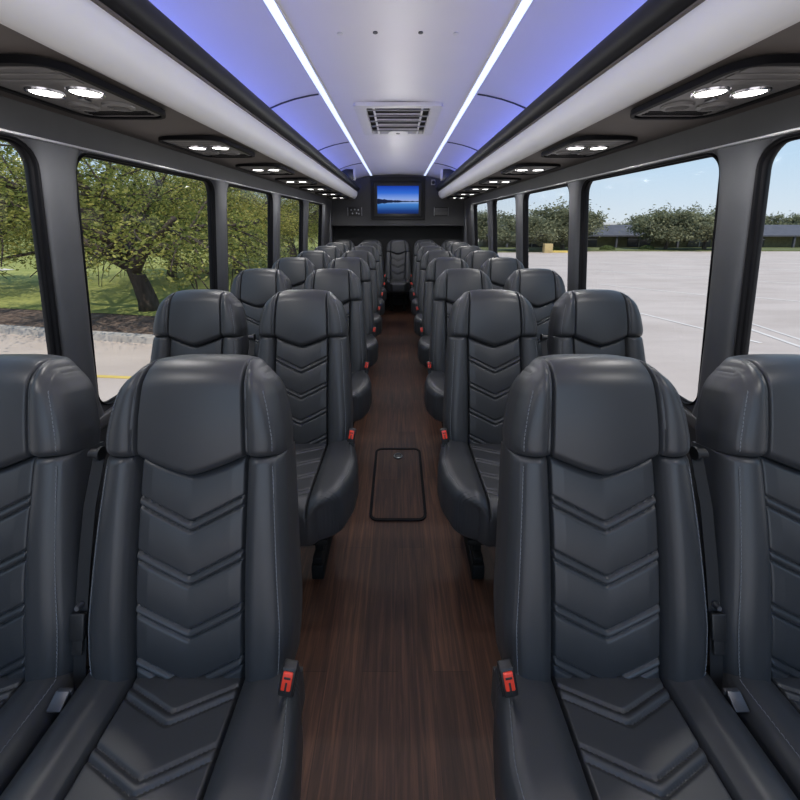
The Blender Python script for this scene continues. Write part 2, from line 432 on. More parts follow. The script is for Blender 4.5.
def make_seat(sg,window=False,rear=False,centre=False,src=None):
    """sg: sign of x towards the aisle"""
    r=empty('passenger_seat')
    if src is None:
        bk=make_backrest(r); hd=make_headrest(r); make_stitch(bk,hd); pd=make_pedestal(r)
    else:
        for ch in src.children:
            n=ch.name.split('.')[0]
            if n in('backrest','headrest','pedestal'): copy_tree(ch,r)
    if centre: make_cushion(r,-1,.192,0,.192)
    elif window: make_cushion(r,sg,.224,0,.222)
    elif rear: make_cushion(r,sg,.222,0,.226)
    else: make_cushion(r,sg)
    if not centre:
        make_buckle(r,sg if not window else -sg)
        if not window: make_belt(r,-sg)
    return r
XA,XW=.445,.907; XA2,XW2=.424,.890; ROWD=[.623,1.49,2.27,3.05,3.83,4.61,5.39,6.19]; PITCH_ROW=.80; D0=.66
protoL=make_seat(1); protoR=make_seat(-1,src=protoL)
protoLW=make_seat(1,True,src=protoL); protoRW=make_seat(-1,True,src=protoL)
rearL=make_seat(1,rear=True,src=protoL); rearR=make_seat(-1,rear=True,src=protoL)
centre=make_seat(1,centre=True,src=protoL)
ORD=['front','second','third','fourth','fifth','sixth','seventh','rearmost']
def rowname(k): return {0:'in the front row',7:'in the rearmost row'}.get(k,'in the %s row from the front'%ORD[k])
used=set()
for k in range(8):
    for (sx,kind) in ((-1,'aisle'),(1,'aisle'),(-1,'window'),(1,'window')):
        p = {(-1,'aisle'):protoL,(1,'aisle'):protoR,(-1,'window'):protoLW,(1,'window'):protoRW}[(sx,kind)]
        if k==7 and kind=='aisle': p= rearL if sx<0 else rearR
        if p.name in used: o=copy_tree(p)
        else: used.add(p.name); o=p
        o.location=(sx*(({0:XA,7:.447}.get(k,XA2)) if kind=='aisle' else ({0:XW,7:.905}.get(k,XW2))), ROWD[k], 0)
        side='tree-lined' if sx<0 else 'parking-lot'
        if kind=='aisle': lab='black quilted leather aisle seat on the %s side, %s'%(side,rowname(k))
        else: lab='black quilted leather window seat on the %s side, %s'%(side,rowname(k))
        tag(o,lab,'seat','seats in rows along the aisle')
centre.location=(0,ROWD[7],0)
tag(centre,'black quilted leather seat at the far end of the aisle, below the television','seat','seats in rows along the aisle')

# ------------------------------------------------------------------ bus shell
YF,YB=-1.1,7.05
HD=6.66            # rear header face
def wx(z): return 1.205-.072*max(0,z-.70)
fl=MB(); fl.box((0,(YF+YB)/2,-.03),(2.5,YB-YF,.06)); struct(fl.build('floor',M['wood'],smooth=False))
OP=[(.225,1.268),(1.40,2.445),(2.60,3.565),(3.77,4.70),(4.945,5.85)]
ZB,ZT=.665,1.665; RC=.085
def wall(sx,name):
    mb=MB(); cells=[]
    edges=[YF]+[ (OP[i][1]+OP[i+1][0])/2 for i in range(4)]+[5.95]
    for lay,dx in ((0,0),(1,.045)):
        # lower, upper bands and the rear stretch
        def q(y0,y1,z0,z1):
            mb.add([(sx*(wx(z0)+dx),y0,z0),(sx*(wx(z0)+dx),y1,z0),(sx*(wx(z1)+dx),y1,z1),(sx*(wx(z1)+dx),y0,z1)],[(0,1,2,3)])
        for y0,y1 in zip(edges[:-1],edges[1:]):
            q(y0,y1,-.06,.60); q(y0,y1,1.75,1.92)
        q(5.95,YB,-.06,.60); q(5.95,YB,.60,1.75); q(5.95,YB,1.75,1.92)
        for i,(a,b) in enumerate(OP):
            y0,y1=edges[i],edges[i+1]; cy,cz=(a+b)/2,(ZB+ZT)/2
            lp=rrect(b-a,ZT-ZB,RC,8); n=len(lp)
            V=[];F=[]
            cor=[(y1,1.75),(y0,1.75),(y0,.60),(y1,.60)]
            inn=[(cy+p,cz+r) for p,r in lp]; out=[cor[k//9] for k in range(n)]
            for (y,z) in inn+out: V.append((sx*(wx(z)+dx),y,z))
            for k in range(n):
                k2=(k+1)%n
                F.append((k,k2,n+k2,n+k) if out[k]!=out[k2] else (k,k2,n+k))
            mb.add(V,F)
    for i,(a,b) in enumerate(OP):   # reveals
        cy,cz=(a+b)/2,(ZB+ZT)/2; lp=rrect(b-a,ZT-ZB,RC,8); n=len(lp)
        V=[(sx*(wx(cz+r)),cy+p,cz+r) for p,r in lp]+[(sx*(wx(cz+r)+.045),cy+p,cz+r) for p,r in lp]
        mb.add(V,[(k,(k+1)%n,n+(k+1)%n,n+k) for k in range(n)])
    struct(mb.build(name,M['wall'],smooth=True,sharp=30,fix=True))
wall(-1,'wall_left'); wall(1,'wall_right')
# pillar covers (raised trims between windows)
tn=0
def trim(mb,mat,label=None,sharp=40):
    global tn; tn+=1
    return struct(mb.build('trim_%d'%tn,mat,sharp=sharp),label)
for sx in (-1,1):
    pl=[(OP[i][1],OP[i+1][0]) for i in range(4)]+[(5.85,6.03)]
    for a,b in pl:
        V=[];F=[]; zs=[.645,.73,1.0,1.3,1.47,1.59,1.635,1.665]; fl_=[.03,.008,0,0,0,.008,.022,.045]
        prof=[(-.5,0),(-.46,.012),(-.36,.020),(-.15,.024),(.15,.024),(.36,.020),(.46,.012),(.5,0)]
        for z,e in zip(zs,fl_):
            w=(b-a)+2*e-.008; c=(a+b)/2
            for p,d in prof: V.append((sx*(wx(z)-d),c+p*w,z))
        n=len(prof)
        F=[(j*n+k,j*n+k+1,(j+1)*n+k+1,(j+1)*n+k) for j in range(len(zs)-1) for k in range(n-1)]
        F+=[tuple(range(n)),tuple(range((len(zs)-1)*n,len(zs)*n))]
        # back face
        F+=[tuple([j*n for j in range(len(zs))]+[j*n+n-1 for j in range(len(zs)-1,-1,-1)])]
        mb=MB(); mb.add(V,F); trim(mb,M['pillar'])
    mb=MB(); mb.box((sx*(wx(1.67)-.006),(YF+5.9)/2,1.673),(.016,5.9-YF,.008),.003); trim(mb,M['strip'],'thin aluminium strip over the windows')
    mb=MB(); mb.box((sx*(wx(.64)-.012),(YF+5.9)/2,.632),(.03,5.9-YF,.05),.008); trim(mb,M['wall'])
wi=0
for sx in (-1,1):
    for i,(a,b) in enumerate(OP):
        wi+=1; cy,cz=(a+b)/2,(ZB+ZT)/2
        r=empty('window_%d'%wi,(sx*1.2,cy,cz)); struct(r)
        def ring(w,h,rr,dx): return [(sx*(wx(cz+q)+dx-1.2),p,q) for p,q in rrect(w,h,rr,8)]
        W,H=b-a,ZT-ZB
        L=[ring(W-.002,H-.002,RC,-.006),ring(W-.010,H-.010,RC-.004,-.009),ring(W-.018,H-.018,RC-.008,-.005),ring(W-.018,H-.018,RC-.008,.006),
           ring(W-.026,H-.026,RC-.012,.008),ring(W-.030,H-.030,RC-.014,.011),ring(W-.030,H-.030,RC-.014,.020),ring(W-.002,H-.002,RC,.043)]
        n=len(L[0]); V=[p for l in L for p in l]
        F=[(j*n+k,j*n+(k+1)%n,((j+1)%len(L))*n+(k+1)%n,((j+1)%len(L))*n+k) for j in range(len(L)) for k in range(n)]
        f=mesh_from('window_frame',V,F,M['rubber'],r,True,35); f['kind']='structure'
        g1=ring(W-.028,H-.028,RC-.013,.014)
        # single pane surface
        g=mesh_from('window_pane',g1,[tuple(range(n))],M['glass'],r,False); g['kind']='structure'

# ceiling
CP=[(0,2.185),(.12,2.184),(.25,2.180),(.36,2.175),(.446,2.169),(.53,2.157),(.62,2.138),(.70,2.114),(.78,2.083),(.86,2.043),(.94,1.992),(1.02,1.93),(1.09,1.87),(1.16,1.80)]
def cz_at(x): return float(np.interp(abs(x),[p[0] for p in CP],[p[1] for p in CP]))
prof=[(-x,z) for x,z in CP[::-1]]+CP[1:]
V=[];F=[]
n=len(prof)
for y in (YF,YB):
    for x,z in prof: V.append((x,y,z))
    for x,z in prof: V.append((x,y,z+.05))
F=[(k,k+1,2*n+k+1,2*n+k) for k in range(n-1)]+[(n+k,n+k+1,3*n+k+1,3*n+k) for k in range(n-1)]
mb=MB(); mb.add(V,F); struct(mb.build('ceiling',M['ceil'],sharp=60,fix=False))
# led strips
for sx,nm in ((-1,'tree-lined'),(1,'parking-lot')):
    r=empty('light_strip',(sx*.446,YF,cz_at(.446)))
    tag(r,'long glowing white-blue ceiling light strip on the %s side'%nm,'light strip','ceiling light strips')
    ang=sx*math.atan2(.020,.17); R=Matrix.Rotation(ang,4,'Y')
    a=MB(); a.box((0,(HD-YF)/2,-.004),(.033,HD-YF,.006),.002,R); a.build('diffuser',M['led'],r)
    a=MB()
    for s2 in (-1,1): a.box((s2*.020,(HD-YF)/2,-.003-s2*sx*.0027),(.006,HD-YF,.007),.001,R)
    a.build('channel',M['vent_frame'],r)
# ceiling panel seams
for sx in (-1,1):
    for y in (2.48,3.89,5.24):
        pts=[(sx*x,y,cz_at(x)-.003) for x in np.linspace(.475,1.05,24)]
        mb=MB(); mb.tube(pts,.0055,6); trim(mb,M['ceil_seam'])
# dark fixing holes
for x,y in ((-.094,1.77),(.094,1.77)):
    mb=MB(); mb.cyl((x,y,cz_at(x)-.004),(x,y,cz_at(x)+.002),.010,n=16)
    o=mb.build('ceiling_plug',M['ceil_seam']); tag(o,'small black round plug in the ceiling, on the %s side of its twin'%('tree-lined' if x<0 else 'parking-lot'),'plug','ceiling plugs')
for x in (-.24,.24):
    mb=MB(); mb.cyl((x,1.77,cz_at(x)-.004),(x,1.77,cz_at(x)+.002),.012,n=16)
    o=mb.build('ceiling_button',M['vent_frame']); tag(o,'faint pale round button in the ceiling toward the %s light strip'%('tree-lined' if x<0 else 'parking-lot'),'button','ceiling buttons')

# ceiling vent
v=empty('ceiling_vent',(0,3.14,2.18)); tag(v,'pale grey air vent with slats in the middle of the ceiling','vent')
def frame_ring(mb,w,h,iw,ih,z0,z1,r=.02,off=(0,0)):
    o=rrect(w,h,r,4); i_=rrect(iw,ih,max(r*.6,.004),4); n=len(o)
    V=[(x,y,z0) for x,y in o]+[(x+off[0],y+off[1],z0) for x,y in i_]+[(x,y,z1) for x,y in o]+[(x+off[0],y+off[1],z1) for x,y in i_]
    F=[]
    for k in range(n):
        k2=(k+1)%n
        F+=[(k,k2,n+k2,n+k),(2*n+k,2*n+k2,3*n+k2,3*n+k),(k,k2,2*n+k2,2*n+k),(n+k,n+k2,3*n+k2,3*n+k)]
    mb.add(V,F)
a=MB(); frame_ring(a,.59,.88,.44,.76,-.022,.0,.03); a.build('frame',M['vent_frame'],v,sharp=30)
a=MB(); a.box((0,0,.006),(.46,.78,.01)); a.build('backing',M['vent_dark'],v)
a=MB()
for k in range(5):
    a.box((0,-.30+.15*k,-.010),(.43,.105,.008),.003,Matrix.Rotation(.30,4,'X'))
a.build('louver',M['vent_slat'],v,sharp=30)
a=MB()
for x in (-.165,.165): a.box((x,0,-.017),(.014,.76,.010),.002)
for y in (-.225,-.075,.075,.225): a.box((0,y,-.017),(.33,.010,.008),.002)
a.build('grille_bar',M['vent_frame'],v,sharp=30)
a=MB(); a.cyl((0,.345,-.026),(0,.345,-.012),.085,n=28); a.build('cover_disc',M['vent_frame'],v)
a=MB(); a.cyl((0,.345,-.030),(0,.345,-.024),.018,n=14); a.build('latch',M['black_plastic'],v)

# luggage racks
def rack(sx,nm):
    r=empty('luggage_rack',(0,0,0)); tag(r,'overhead luggage rack with silver edge and black rail along the %s side'%nm,'luggage rack','overhead luggage racks')
    y0,y1=YF,6.50
    mir=lambda p:[(sx*x,z) for x,z in p]
    # underside / shelf
    a=MB(); a.prism(mir([(1.150,1.767),(.735,1.783),(.735,1.800),(1.150,1.805)]),y0,HD); a.build('underside',M['under'],r,sharp=30)
    arc=[(.735,1.780),(.722,1.781),(.708,1.787),(.696,1.797),(.685,1.811),(.676,1.828),(.670,1.847),(.667,1.866),(.667,1.884),(.672,1.893)]
    inn=[(x+.018,z+.004) for x,z in arc[::-1]]
    a=MB(); a.prism(mir(arc+inn),y0,y1); a.build('silver_fascia',M['silver'],r,sharp=35)['label']='brushed silver fascia'
    # groove strip between fascia and rail
    a=MB(); a.prism(mir([(.672,1.890),(.664,1.893),(.664,1.899),(.672,1.902),(.70,1.902),(.70,1.890)]),y0,y1); a.build('lip',M['under'],r,sharp=30)
    n=20; a=MB(); a.prism([(sx*(.674+.046*math.cos(2*PI*k/n)),1.944+.044*math.sin(2*PI*k/n)) for k in range(n)],y0,y1); a.build('rail',M['rail'],r,sharp=60)
    a=MB(); a.prism(mir([(.70,1.886),(1.10,1.880),(1.10,1.868),(.70,1.874)]),y0,y1); a.build('shelf',M['under'],r,sharp=30)
    a=MB(); a.box((sx*.90,(y0+6.3)/2,1.915),(.07,6.3-y0,.010),.003,Matrix.Rotation(-sx*.75,4,'Y')); a.build('cove_light',M['cove'],r)['label']='blue cove light strip'
    # end cap
    cap=arc+[(.70,1.886),(1.10,1.880),(1.12,1.79)]
    a=MB(); a.prism(mir(cap),y1-.004,y1+.01); a.build('end_cap',M['panel'],r,sharp=30)
    return r
rack(-1,'tree-lined'); rack(1,'parking-lot')
# end partitions above the racks
for sx,nm in ((-1,'tree-lined'),(1,'parking-lot')):
    r=empty('rack_monitor',(sx*.685,5.45,2.04)); tag(r,'small dark monitor with pale edge at far end of the rack, %s side'%nm,'monitor','monitors at the rack ends')
    a=MB(); a.box((sx*.02,0,0),(.19,.03,.145),.006); a.build('housing',M['black_plastic'],r,sharp=30)
    a=MB(); a.box((sx*.02,-.017,0),(.175,.004,.13),.001); a.build('screen',M['dark_window'],r,sharp=30)
    a=MB(); a.box((-sx*.088,0,0),(.026,.06,.15),.004); a.build('side_edge',M['vent_frame'],r,sharp=30)
    a=MB(); a.box((sx*.05,0,-.108),(.05,.03,.075)); a.build('foot',M['black_plastic'],r)

# reading light panels
def make_panel(sx):
    r=empty('reading_downlight')
    w,l=.29,.48
    a=MB(); frame_ring(a,w,l,w-.034,l-.034,-.018,.0,.075); a.build('bezel',M['rubber'],r,sharp=30)
    o=rrect(w-.03,l-.03,.062,6); n=len(o)
    a=MB(); V=[(x,y,-.012) for x,y in o]+[(x,y,.0) for x,y in o]; a.add(V,[tuple(range(n)),tuple(range(n,2*n))]+[(k,(k+1)%n,n+(k+1)%n,n+k) for k in range(n)])
    # ribbed tail towards the front
    for k in range(3): a.box((0,-.190+.040*k,-.0125),(.21,.030,.005),.002)
    a.build('plate',M['panel'],r,sharp=30)
    for x in (-sx*.055,sx*.053):
        b=MB(); 
        V=[];F=[];m=28
        for rr,z in ((.046,-.011),(.044,-.017),(.039,-.018),(.035,-.014)):
            for k in range(m): V.append((x+rr*math.cos(2*PI*k/m),-.03+rr*math.sin(2*PI*k/m),z))
        F=[(j*m+k,j*m+(k+1)%m,(j+1)*m+(k+1)%m,(j+1)*m+k) for j in range(3) for k in range(m)]
        b.add(V,F); lr=b.build('lamp_ring',M['lens_ring'],r)
        b=MB(); b.cyl((x,-.03,-.0155),(x,-.03,-.0125),.0345,n=28); b.build('lens',M['lens'],lr)
    for x in (-sx*.055,sx*.053):
        b=MB(); m=24; V=[];F=[]
        for rr,z in ((.044,-.011),(.041,-.019),(.031,-.021),(.027,-.014)):
            for k in range(m): V.append((x+rr*math.cos(2*PI*k/m),.095+rr*math.sin(2*PI*k/m),z))
        F=[(j*m+k,j*m+(k+1)%m,(j+1)*m+(k+1)%m,(j+1)*m+k) for j in range(3) for k in range(m)]
        b.add(V,F)
        for k in range(3): b.box((x,.080+.015*k,-.017),(.05,.003,.006))
        b.build('air_nozzle',M['panel'],r,sharp=35)
        b=MB(); b.cyl((x,.095,-.0155),(x,.095,-.0125),.028,n=20); b.build('nozzle_void',M['rubber'],r)
    b=MB()
    for k in range(3): b.box((0,.160+.017*k,-.0125),(.20,.008,.004),.001)
    b.build('louver',M['rubber'],r,sharp=30)
    b=MB(); b.box((.0,.035,-.0135),(.018,.03,.006),.002); b.build('call_button',M['steel'],r,sharp=30)
    return r
def reading_spot(x,y,z,tilt):
    l=bpy.data.lights.new('reading_lamp','SPOT'); l.energy=SPOT; l.spot_size=math.radians(160); l.spot_blend=.6; l.shadow_soft_size=.03; l.color=(1,.97,.94)
    o=link(bpy.data.objects.new('reading_lamp',l)); o.location=(x,y,z); o.rotation_euler=(0,tilt,0); return o
SPOT=11; FILL=2.45
for sx in (-1,1):
    for k in range(-1,7): reading_spot(sx*.905,1.13+.80*k,1.738,0)
for k in range(11):      # fill lights added in mid-air along the aisle, without any fixture
    l=bpy.data.lights.new('aisle_fill','POINT'); l.energy=FILL; l.shadow_soft_size=0; l.color=(1,.985,.96)
    o=link(bpy.data.objects.new('aisle_fill',l)); o.location=(0,-.05+.62*k,1.62)
for sx,nm in ((-1,'tree-lined'),(1,'parking-lot')):
    p=make_panel(sx)
    for k in range(7):
        o=p if k==0 else copy_tree(p)
        o.location=(sx*.905,1.16+.80*k,1.7755)
        o.rotation_euler=(0,0,0)
        tag(o,'reading light panel with two lit lamps on the %s side, %s'%(nm,['nearest the front','second from the front','third from the front','fourth from the front','fifth from the front','sixth from the front','nearest the rear'][k]),'reading light','overhead reading light panels')

# rear: header, recess, back wall
mb=MB(); mb.prism([(-1.2,1.335),(1.2,1.335),(1.2,1.80),(1.06,1.90),(.90,2.02),(.70,2.11),(.446,2.165),(0,2.182),(-.446,2.165),(-.70,2.11),(-.90,2.02),(-1.06,1.90),(-1.2,1.80)],HD,YB)
struct(mb.build('wall_back_upper',M['header'],sharp=30))
mb=MB(); mb.box((0,YB+.03,.7),(2.5,.06,1.5)); struct(mb.build('wall_back',M['recess'],smooth=False))
mb=MB(); mb.box((0,HD-.012,2.105),(.92,.024,.075),.008); trim(mb,M['rail'],'black strip above the television')
mb=MB(); mb.box((0,HD-.008,1.350),(2.36,.016,.03),.006); trim(mb,M['header'])
for sx in (-1,1):
    mb=MB(); mb.box((sx*1.165,6.60,1.0),(.075,.11,1.55),.02); trim(mb,M['pillar'])
# rear step under the rear bench
mb=MB(); mb.box((0,6.70,.06),(.36,.66,.12),.01); trim(mb,M['recess'],'dark step under the rear seat')

# television
t=empty('television',(0,HD-.005,1.765)); tag(t,'wall television showing a blue lake at dusk above the rear seats','television')
a=MB(); a.box((0,-.012,-.01),(.90,.05,.64),.012); a.build('mount_surround',M['recess'],t,sharp=30)
a=MB(); a.box((0,-.050,.0),(.80,.05,.555),.010); a.build('housing',M['black_plastic'],t,sharp=30)
def screenmat():
    m,nt,b=nmat('lake picture'); L=nt.links.new; N=nt.nodes.new
    tc=N('ShaderNodeTexCoord'); sp=N('ShaderNodeSeparateXYZ'); L(tc.outputs['Generated'],sp.inputs[0])
    r=N('ShaderNodeValToRGB'); e=r.color_ramp.elements
    stops=[(0,(.004,.020,.11)),(.12,(.008,.05,.25)),(.34,(.06,.24,.68)),(.435,(.30,.46,.80)),(.45,(.02,.05,.14)),(.465,(.36,.44,.80)),(.56,(.22,.38,.86)),(.75,(.03,.16,.72)),(1,(.006,.045,.45))]
    e[0].position=0; e[0].color=(*stops[0][1],1); e[1].position=1; e[1].color=(*stops[-1][1],1)
    for p,c in stops[1:-1]:
        q=e.new(p); q.color=(*c,1)
    L(sp.outputs['Z'],r.inputs['Fac'])
    n=N('ShaderNodeTexNoise'); n.noise_dimensions='1D'; n.inputs['Scale'].default_value=9; n.inputs['Detail'].default_value=5
    L(sp.outputs['X'],n.inputs['W'])
    # tree line height falls off to the right
    fall=N('ShaderNodeMapRange'); fall.inputs['From Min'].default_value=.0; fall.inputs['From Max'].default_value=.75; fall.inputs['To Min'].default_value=.16; fall.inputs['To Max'].default_value=.03
    L(sp.outputs['X'],fall.inputs['Value'])
    mu=N('ShaderNodeMath'); mu.operation='MULTIPLY'; L(n.outputs['Fac'],mu.inputs[0]); L(fall.outputs[0],mu.inputs[1])
    d=N('ShaderNodeMath'); d.operation='SUBTRACT'; L(sp.outputs['Z'],d.inputs[0]); d.inputs[1].default_value=.448
    ab=N('ShaderNodeMath'); ab.operation='ABSOLUTE'; L(d.outputs[0],ab.inputs[0])
    lt=N('ShaderNodeMath'); lt.operation='LESS_THAN'; L(ab.outputs[0],lt.inputs[0]); L(mu.outputs[0],lt.inputs[1])
    mx=N('ShaderNodeMix'); mx.data_type='RGBA'; L(lt.outputs[0],mx.inputs['Factor']); L(r.outputs['Color'],mx.inputs['A']); mx.inputs['B'].default_value=(.006,.012,.04,1)
    L(mx.outputs['Result'],b.inputs['Emission Color']); b.inputs['Emission Strength'].default_value=.85
    b.inputs['Base Color'].default_value=(.005,.005,.006,1); b.inputs['Roughness'].default_value=.7; b.inputs['Specular IOR Level'].default_value=.1
    return m
a=MB(); a.box((0,-.0765,.0),(.69,.003,.45)); a.build('screen',screenmat(),t,smooth=False)['label']='lit screen showing a lake'
for sx,kind in ((-1,'control_panel'),(1,'speaker_grille')):
    r=empty(kind,(sx*.735,HD-.002,1.575))
    a=MB(); a.box((0,-.008,0),(.245,.02,.145),.006); a.build('plate',M['black_plastic'],r,sharp=30)
    if sx<0:
        tag(r,'small dark control panel with knobs left of the television','control panel')
        for i,(x,z) in enumerate(((-.06,.03),(0,.035),(.06,.03),(-.04,-.03),(.03,-.025),(.07,-.035))):
            b=MB(); b.cyl((x,-.018,z),(x,-.032,z),.013,.010,n=12); b.build('knob',M['steel'],r)
    else:
        tag(r,'small black speaker grille right of the television','speaker')
        b=MB()
        for k in range(6): b.box((0,-.019,-.05+.02*k),(.21,.006,.008),.002)
        b.build('grille',M['panel'],r,sharp=30)
    b=MB()
    for s2 in (-1,1): b.box((s2*.118,-.019,0),(.006,.006,.14),.001)
    b.build('edge_strip',M['steel'],r,sharp=30)
r=empty('security_camera',(.59,HD-.002,2.055)); tag(r,'small pale dome camera high on the rear header','camera')
a=MB(); a.box((0,-.015,0),(.07,.03,.09),.01); a.build('mount',M['vent_slat'],r,sharp=30)
a=MB(); a.cyl((0,-.03,-.005),(0,-.055,-.012),.03,.022,n=18); a.build('lens_barrel',M['black_plastic'],r)

# floor hatch
h=empty('floor_hatch',(0,1.875,0)); tag(h,'rounded rectangular hatch with black rim in the aisle floor','hatch')
a=MB(); frame_ring(a,.285,.60,.255,.57,.0005,.006,.045); a.build('rim',M['rubber'],h,sharp=30)
o=rrect(.256,.571,.030,6); n=len(o)
a=MB(); V=[(x,y,.0035) for x,y in o]+[(x,y,.0003) for x,y in o]; a.add(V,[tuple(range(n)),tuple(range(n,2*n))]+[(k,(k+1)%n,n+(k+1)%n,n+k) for k in range(n)])
a.build('lid',M['wood_hatch'],h,smooth=False)
a=MB(); a.cyl((0,.215,.0035),(0,.215,.006),.030,n=24); la=a.build('latch',M['black_plastic'],h)
a=MB()
pts=[(.024*math.cos(2*PI*k/20),.215+.024*math.sin(2*PI*k/20),.0075) for k in range(21)]; a.tube(pts,.0025,6); a.build('pull_ring',M['steel'],la)

# ------------------------------------------------------------------ outside
GZ=-.95
def lotz(x,y=0): return GZ-(.0296*max(0,y-3) if x>1.6 else 0)
g=mesh_from('ground_lot',[(-40,-30,GZ),(1.6,-30,GZ),(1.6,110,GZ),(-40,110,GZ),(110,-30,GZ),(110,3,GZ),(1.6,3,GZ),(110,110,lotz(5,110)),(1.6,110,lotz(5,110))],[(0,1,6,2,3),(1,4,5,6),(6,5,7,8)],M['lot'],None,False); struct(g)
def line(name,p,q,w,mat):
    p=Vector((*p,0)); q=Vector((*q,0)); d=(q-p).normalized(); s=Vector((-d.y,d.x,0))*w/2
    P=[p-s,p+s,q+s,q-s]; mb=MB()
    V=[(a.x,a.y,lotz(a.x,a.y)+.004) for a in P]+[(a.x,a.y,lotz(a.x,a.y)+.010) for a in P]
    mb.add(V,[(0,1,2,3),(4,5,6,7)]+[(k,(k+1)%4,4+(k+1)%4,4+k) for k in range(4)])
    o=mb.build(name,mat,g,smooth=False); o['kind']='structure'; return o
for p,q,w in (((6.9,10.8),(7.6,7.6),.10),((8.6,9.6),(8.0,6.6),.10),((9.0,9.4),(8.4,6.4),.08),((9,16.8),(11.8,13.2),.11),((12,23),(18,17),.12),((15,30),(26,22),.14),((24,34),(40,26),.15),((12.5,13.5),(15.5,10.5),.11),((6.6,16.5),(8.6,14.0),.10)):
    line('lot_marking',p,q,w,M['paint'])
line('lot_marking',(-5.6,5.6),(-11,6.3),.08,M['yellow']); line('lot_marking',(-3.2,5.4),(-5.2,5.6),.08,M['yellow'])
# kerb line on the tree side, mulch bed, lawn
K=[(-40,13.9),(-8.0,7.75),(-4.95,7.15),(-3.4,7.0),(-2.6,7.4),(-2.3,9.0),(-2.2,60)]
def strip(name,off0,off1,z0,z1,mat,hh=0):
    pts=[]
    for i,(x,y) in enumerate(K):
        a=Vector(K[max(i-1,0)]); b=Vector(K[min(i+1,len(K)-1)]); d=(b-a).normalized(); nrm=Vector((-d.y,d.x))
        pts.append((Vector((x,y)),nrm))
    V=[];F=[]
    for p,nr in pts:
        a=p+nr*off0; b=p+nr*off1; V+=[(a.x,a.y,GZ-.05),(a.x,a.y,z0),(b.x,b.y,z1),(b.x,b.y,GZ-.05)]
    for i in range(len(pts)-1):
        for k in range(4): F.append((i*4+k,i*4+(k+1)%4,i*4+4+(k+1)%4,i*4+4+k))
    F+=[(0,1,2,3),tuple(len(V)-4+k for k in range(4))]
    return mesh_from(name,V,F,mat,None,False)
o=strip('kerb_edge',0,.18,GZ+.13,GZ+.14,M['kerb']); struct(o)
o=strip('ground_mulch',.18,2.1,GZ+.12,GZ+.13,M['mulch']); struct(o)
mb=MB(); LW=[(-90,24),(-40,14.9),(-8.4,9.35),(-5.6,8.8),(-4.6,9.0),(-4.15,12),(-4.15,40),(-4.15,110)]
for a_,b_ in zip(LW[:-1],LW[1:]):
    mb.add([(a_[0],a_[1],GZ+.14),(b_[0],b_[1],GZ+.14),(-95,110,GZ+.14)],[(0,1,2)])
o=mb.build('lawn',M['lawn'],smooth=False,fix=False); struct(o)

# trees --------------------------------------------------------------
def tree_mesh(seed,height,trunk_r,spread,nleaf,lsize,levels=3,fork=1.5,droop=.25,leaf_r=.55,lowest=.55):
    R=random.Random(seed); mb=MB(); tips=[]
    def grow(p,d,length,r,lev):
        pts=[p.copy()]; n=5
        for i in range(n):
            d=(d+Vector((R.uniform(-.16,.16),R.uniform(-.16,.16),R.uniform(-.10,.12)-(droop*.25 if lev>=2 else 0)))).normalized()
            p=p+d*length/n; pts.append(p.copy())
            if lev>=2: tips.append((p.copy(),lev))
        mb.tube(pts,[r*(1-.55*i/n) for i in range(n+1)],7 if lev<2 else 5)
        if lev<levels:
            k={0:7,1:5,2:4}[lev]
            for j in range(k):
                f=R.uniform(.35,1) if lev>0 else R.uniform(.75,1)
                q=pts[min(n,int(f*n))]
                a=2*PI*(j+R.random()*.6)/k
                if lev==0: nd=Vector((math.cos(a)*R.uniform(.5,1.1),math.sin(a)*R.uniform(.5,1.1),R.uniform(.25,1.0)))
                else:
                    nd=d+Vector((math.cos(a),math.sin(a),R.uniform(-.5,.4)))*.85
                grow(q,nd.normalized(),spread*{0:1.0,1:.62,2:.42}[lev]*R.uniform(.75,1.15),r*{0:.5,1:.42,2:.4}[lev],lev+1)
        
    grow(Vector((0,0,-.1)),Vector((R.uniform(-.05,.05),R.uniform(-.05,.05),1)).normalized(),fork,trunk_r,0)
    me_t=mb
    g=np.random.default_rng(seed)
    tp=np.array([t[0] for t in tips]); idx=g.integers(0,len(tp),nleaf)
    c=tp[idx]+g.normal(0,1,(nleaf,3))*np.array([leaf_r,leaf_r,leaf_r*.62])*g.random((nleaf,1))**.5
    ok=c[:,2]>lowest+.5*np.sin(c[:,0]*1.7)*np.cos(c[:,1]*1.3); c=c[ok]; m=len(c)
    a=g.normal(0,1,(m,3)); a[:,2]*=.5; a/=np.linalg.norm(a,axis=1)[:,None]
    b=g.normal(0,1,(m,3)); b-= (b*a).sum(1)[:,None]*a; b/=np.linalg.norm(b,axis=1)[:,None]
    s=(lsize*(.6+.8*g.random(m)))[:,None]
    V=np.empty((m,4,3)); V[:,0]=c-a*s; V[:,1]=c+b*s*.5+np.array([0,0,.1])*s; V[:,2]=c+a*s; V[:,3]=c-b*s*.5
    return me_t,V.reshape(-1,3),m
def leaf_obj(V,m,mat,parent,name='foliage'):
    me=bpy.data.meshes.new(name); me.vertices.add(4*m); me.vertices.foreach_set('co',V.astype(np.float32).ravel())
    me.loops.add(4*m); me.loops.foreach_set('vertex_index',np.arange(4*m,dtype=np.int32))
    me.polygons.add(m); me.polygons.foreach_set('loop_start',np.arange(0,4*m,4,dtype=np.int32))
    me.update(calc_edges=True); me.validate(); me.materials.append(mat)
    return link(bpy.data.objects.new(name,me),parent)
def make_tree(seed,mat,bark,**kw):
    r=empty('tree'); mb,V,m=tree_mesh(seed,**kw)
    mb.build('trunk',bark,r,sharp=0,fix=False); leaf_obj(V,m,mat,r); return r
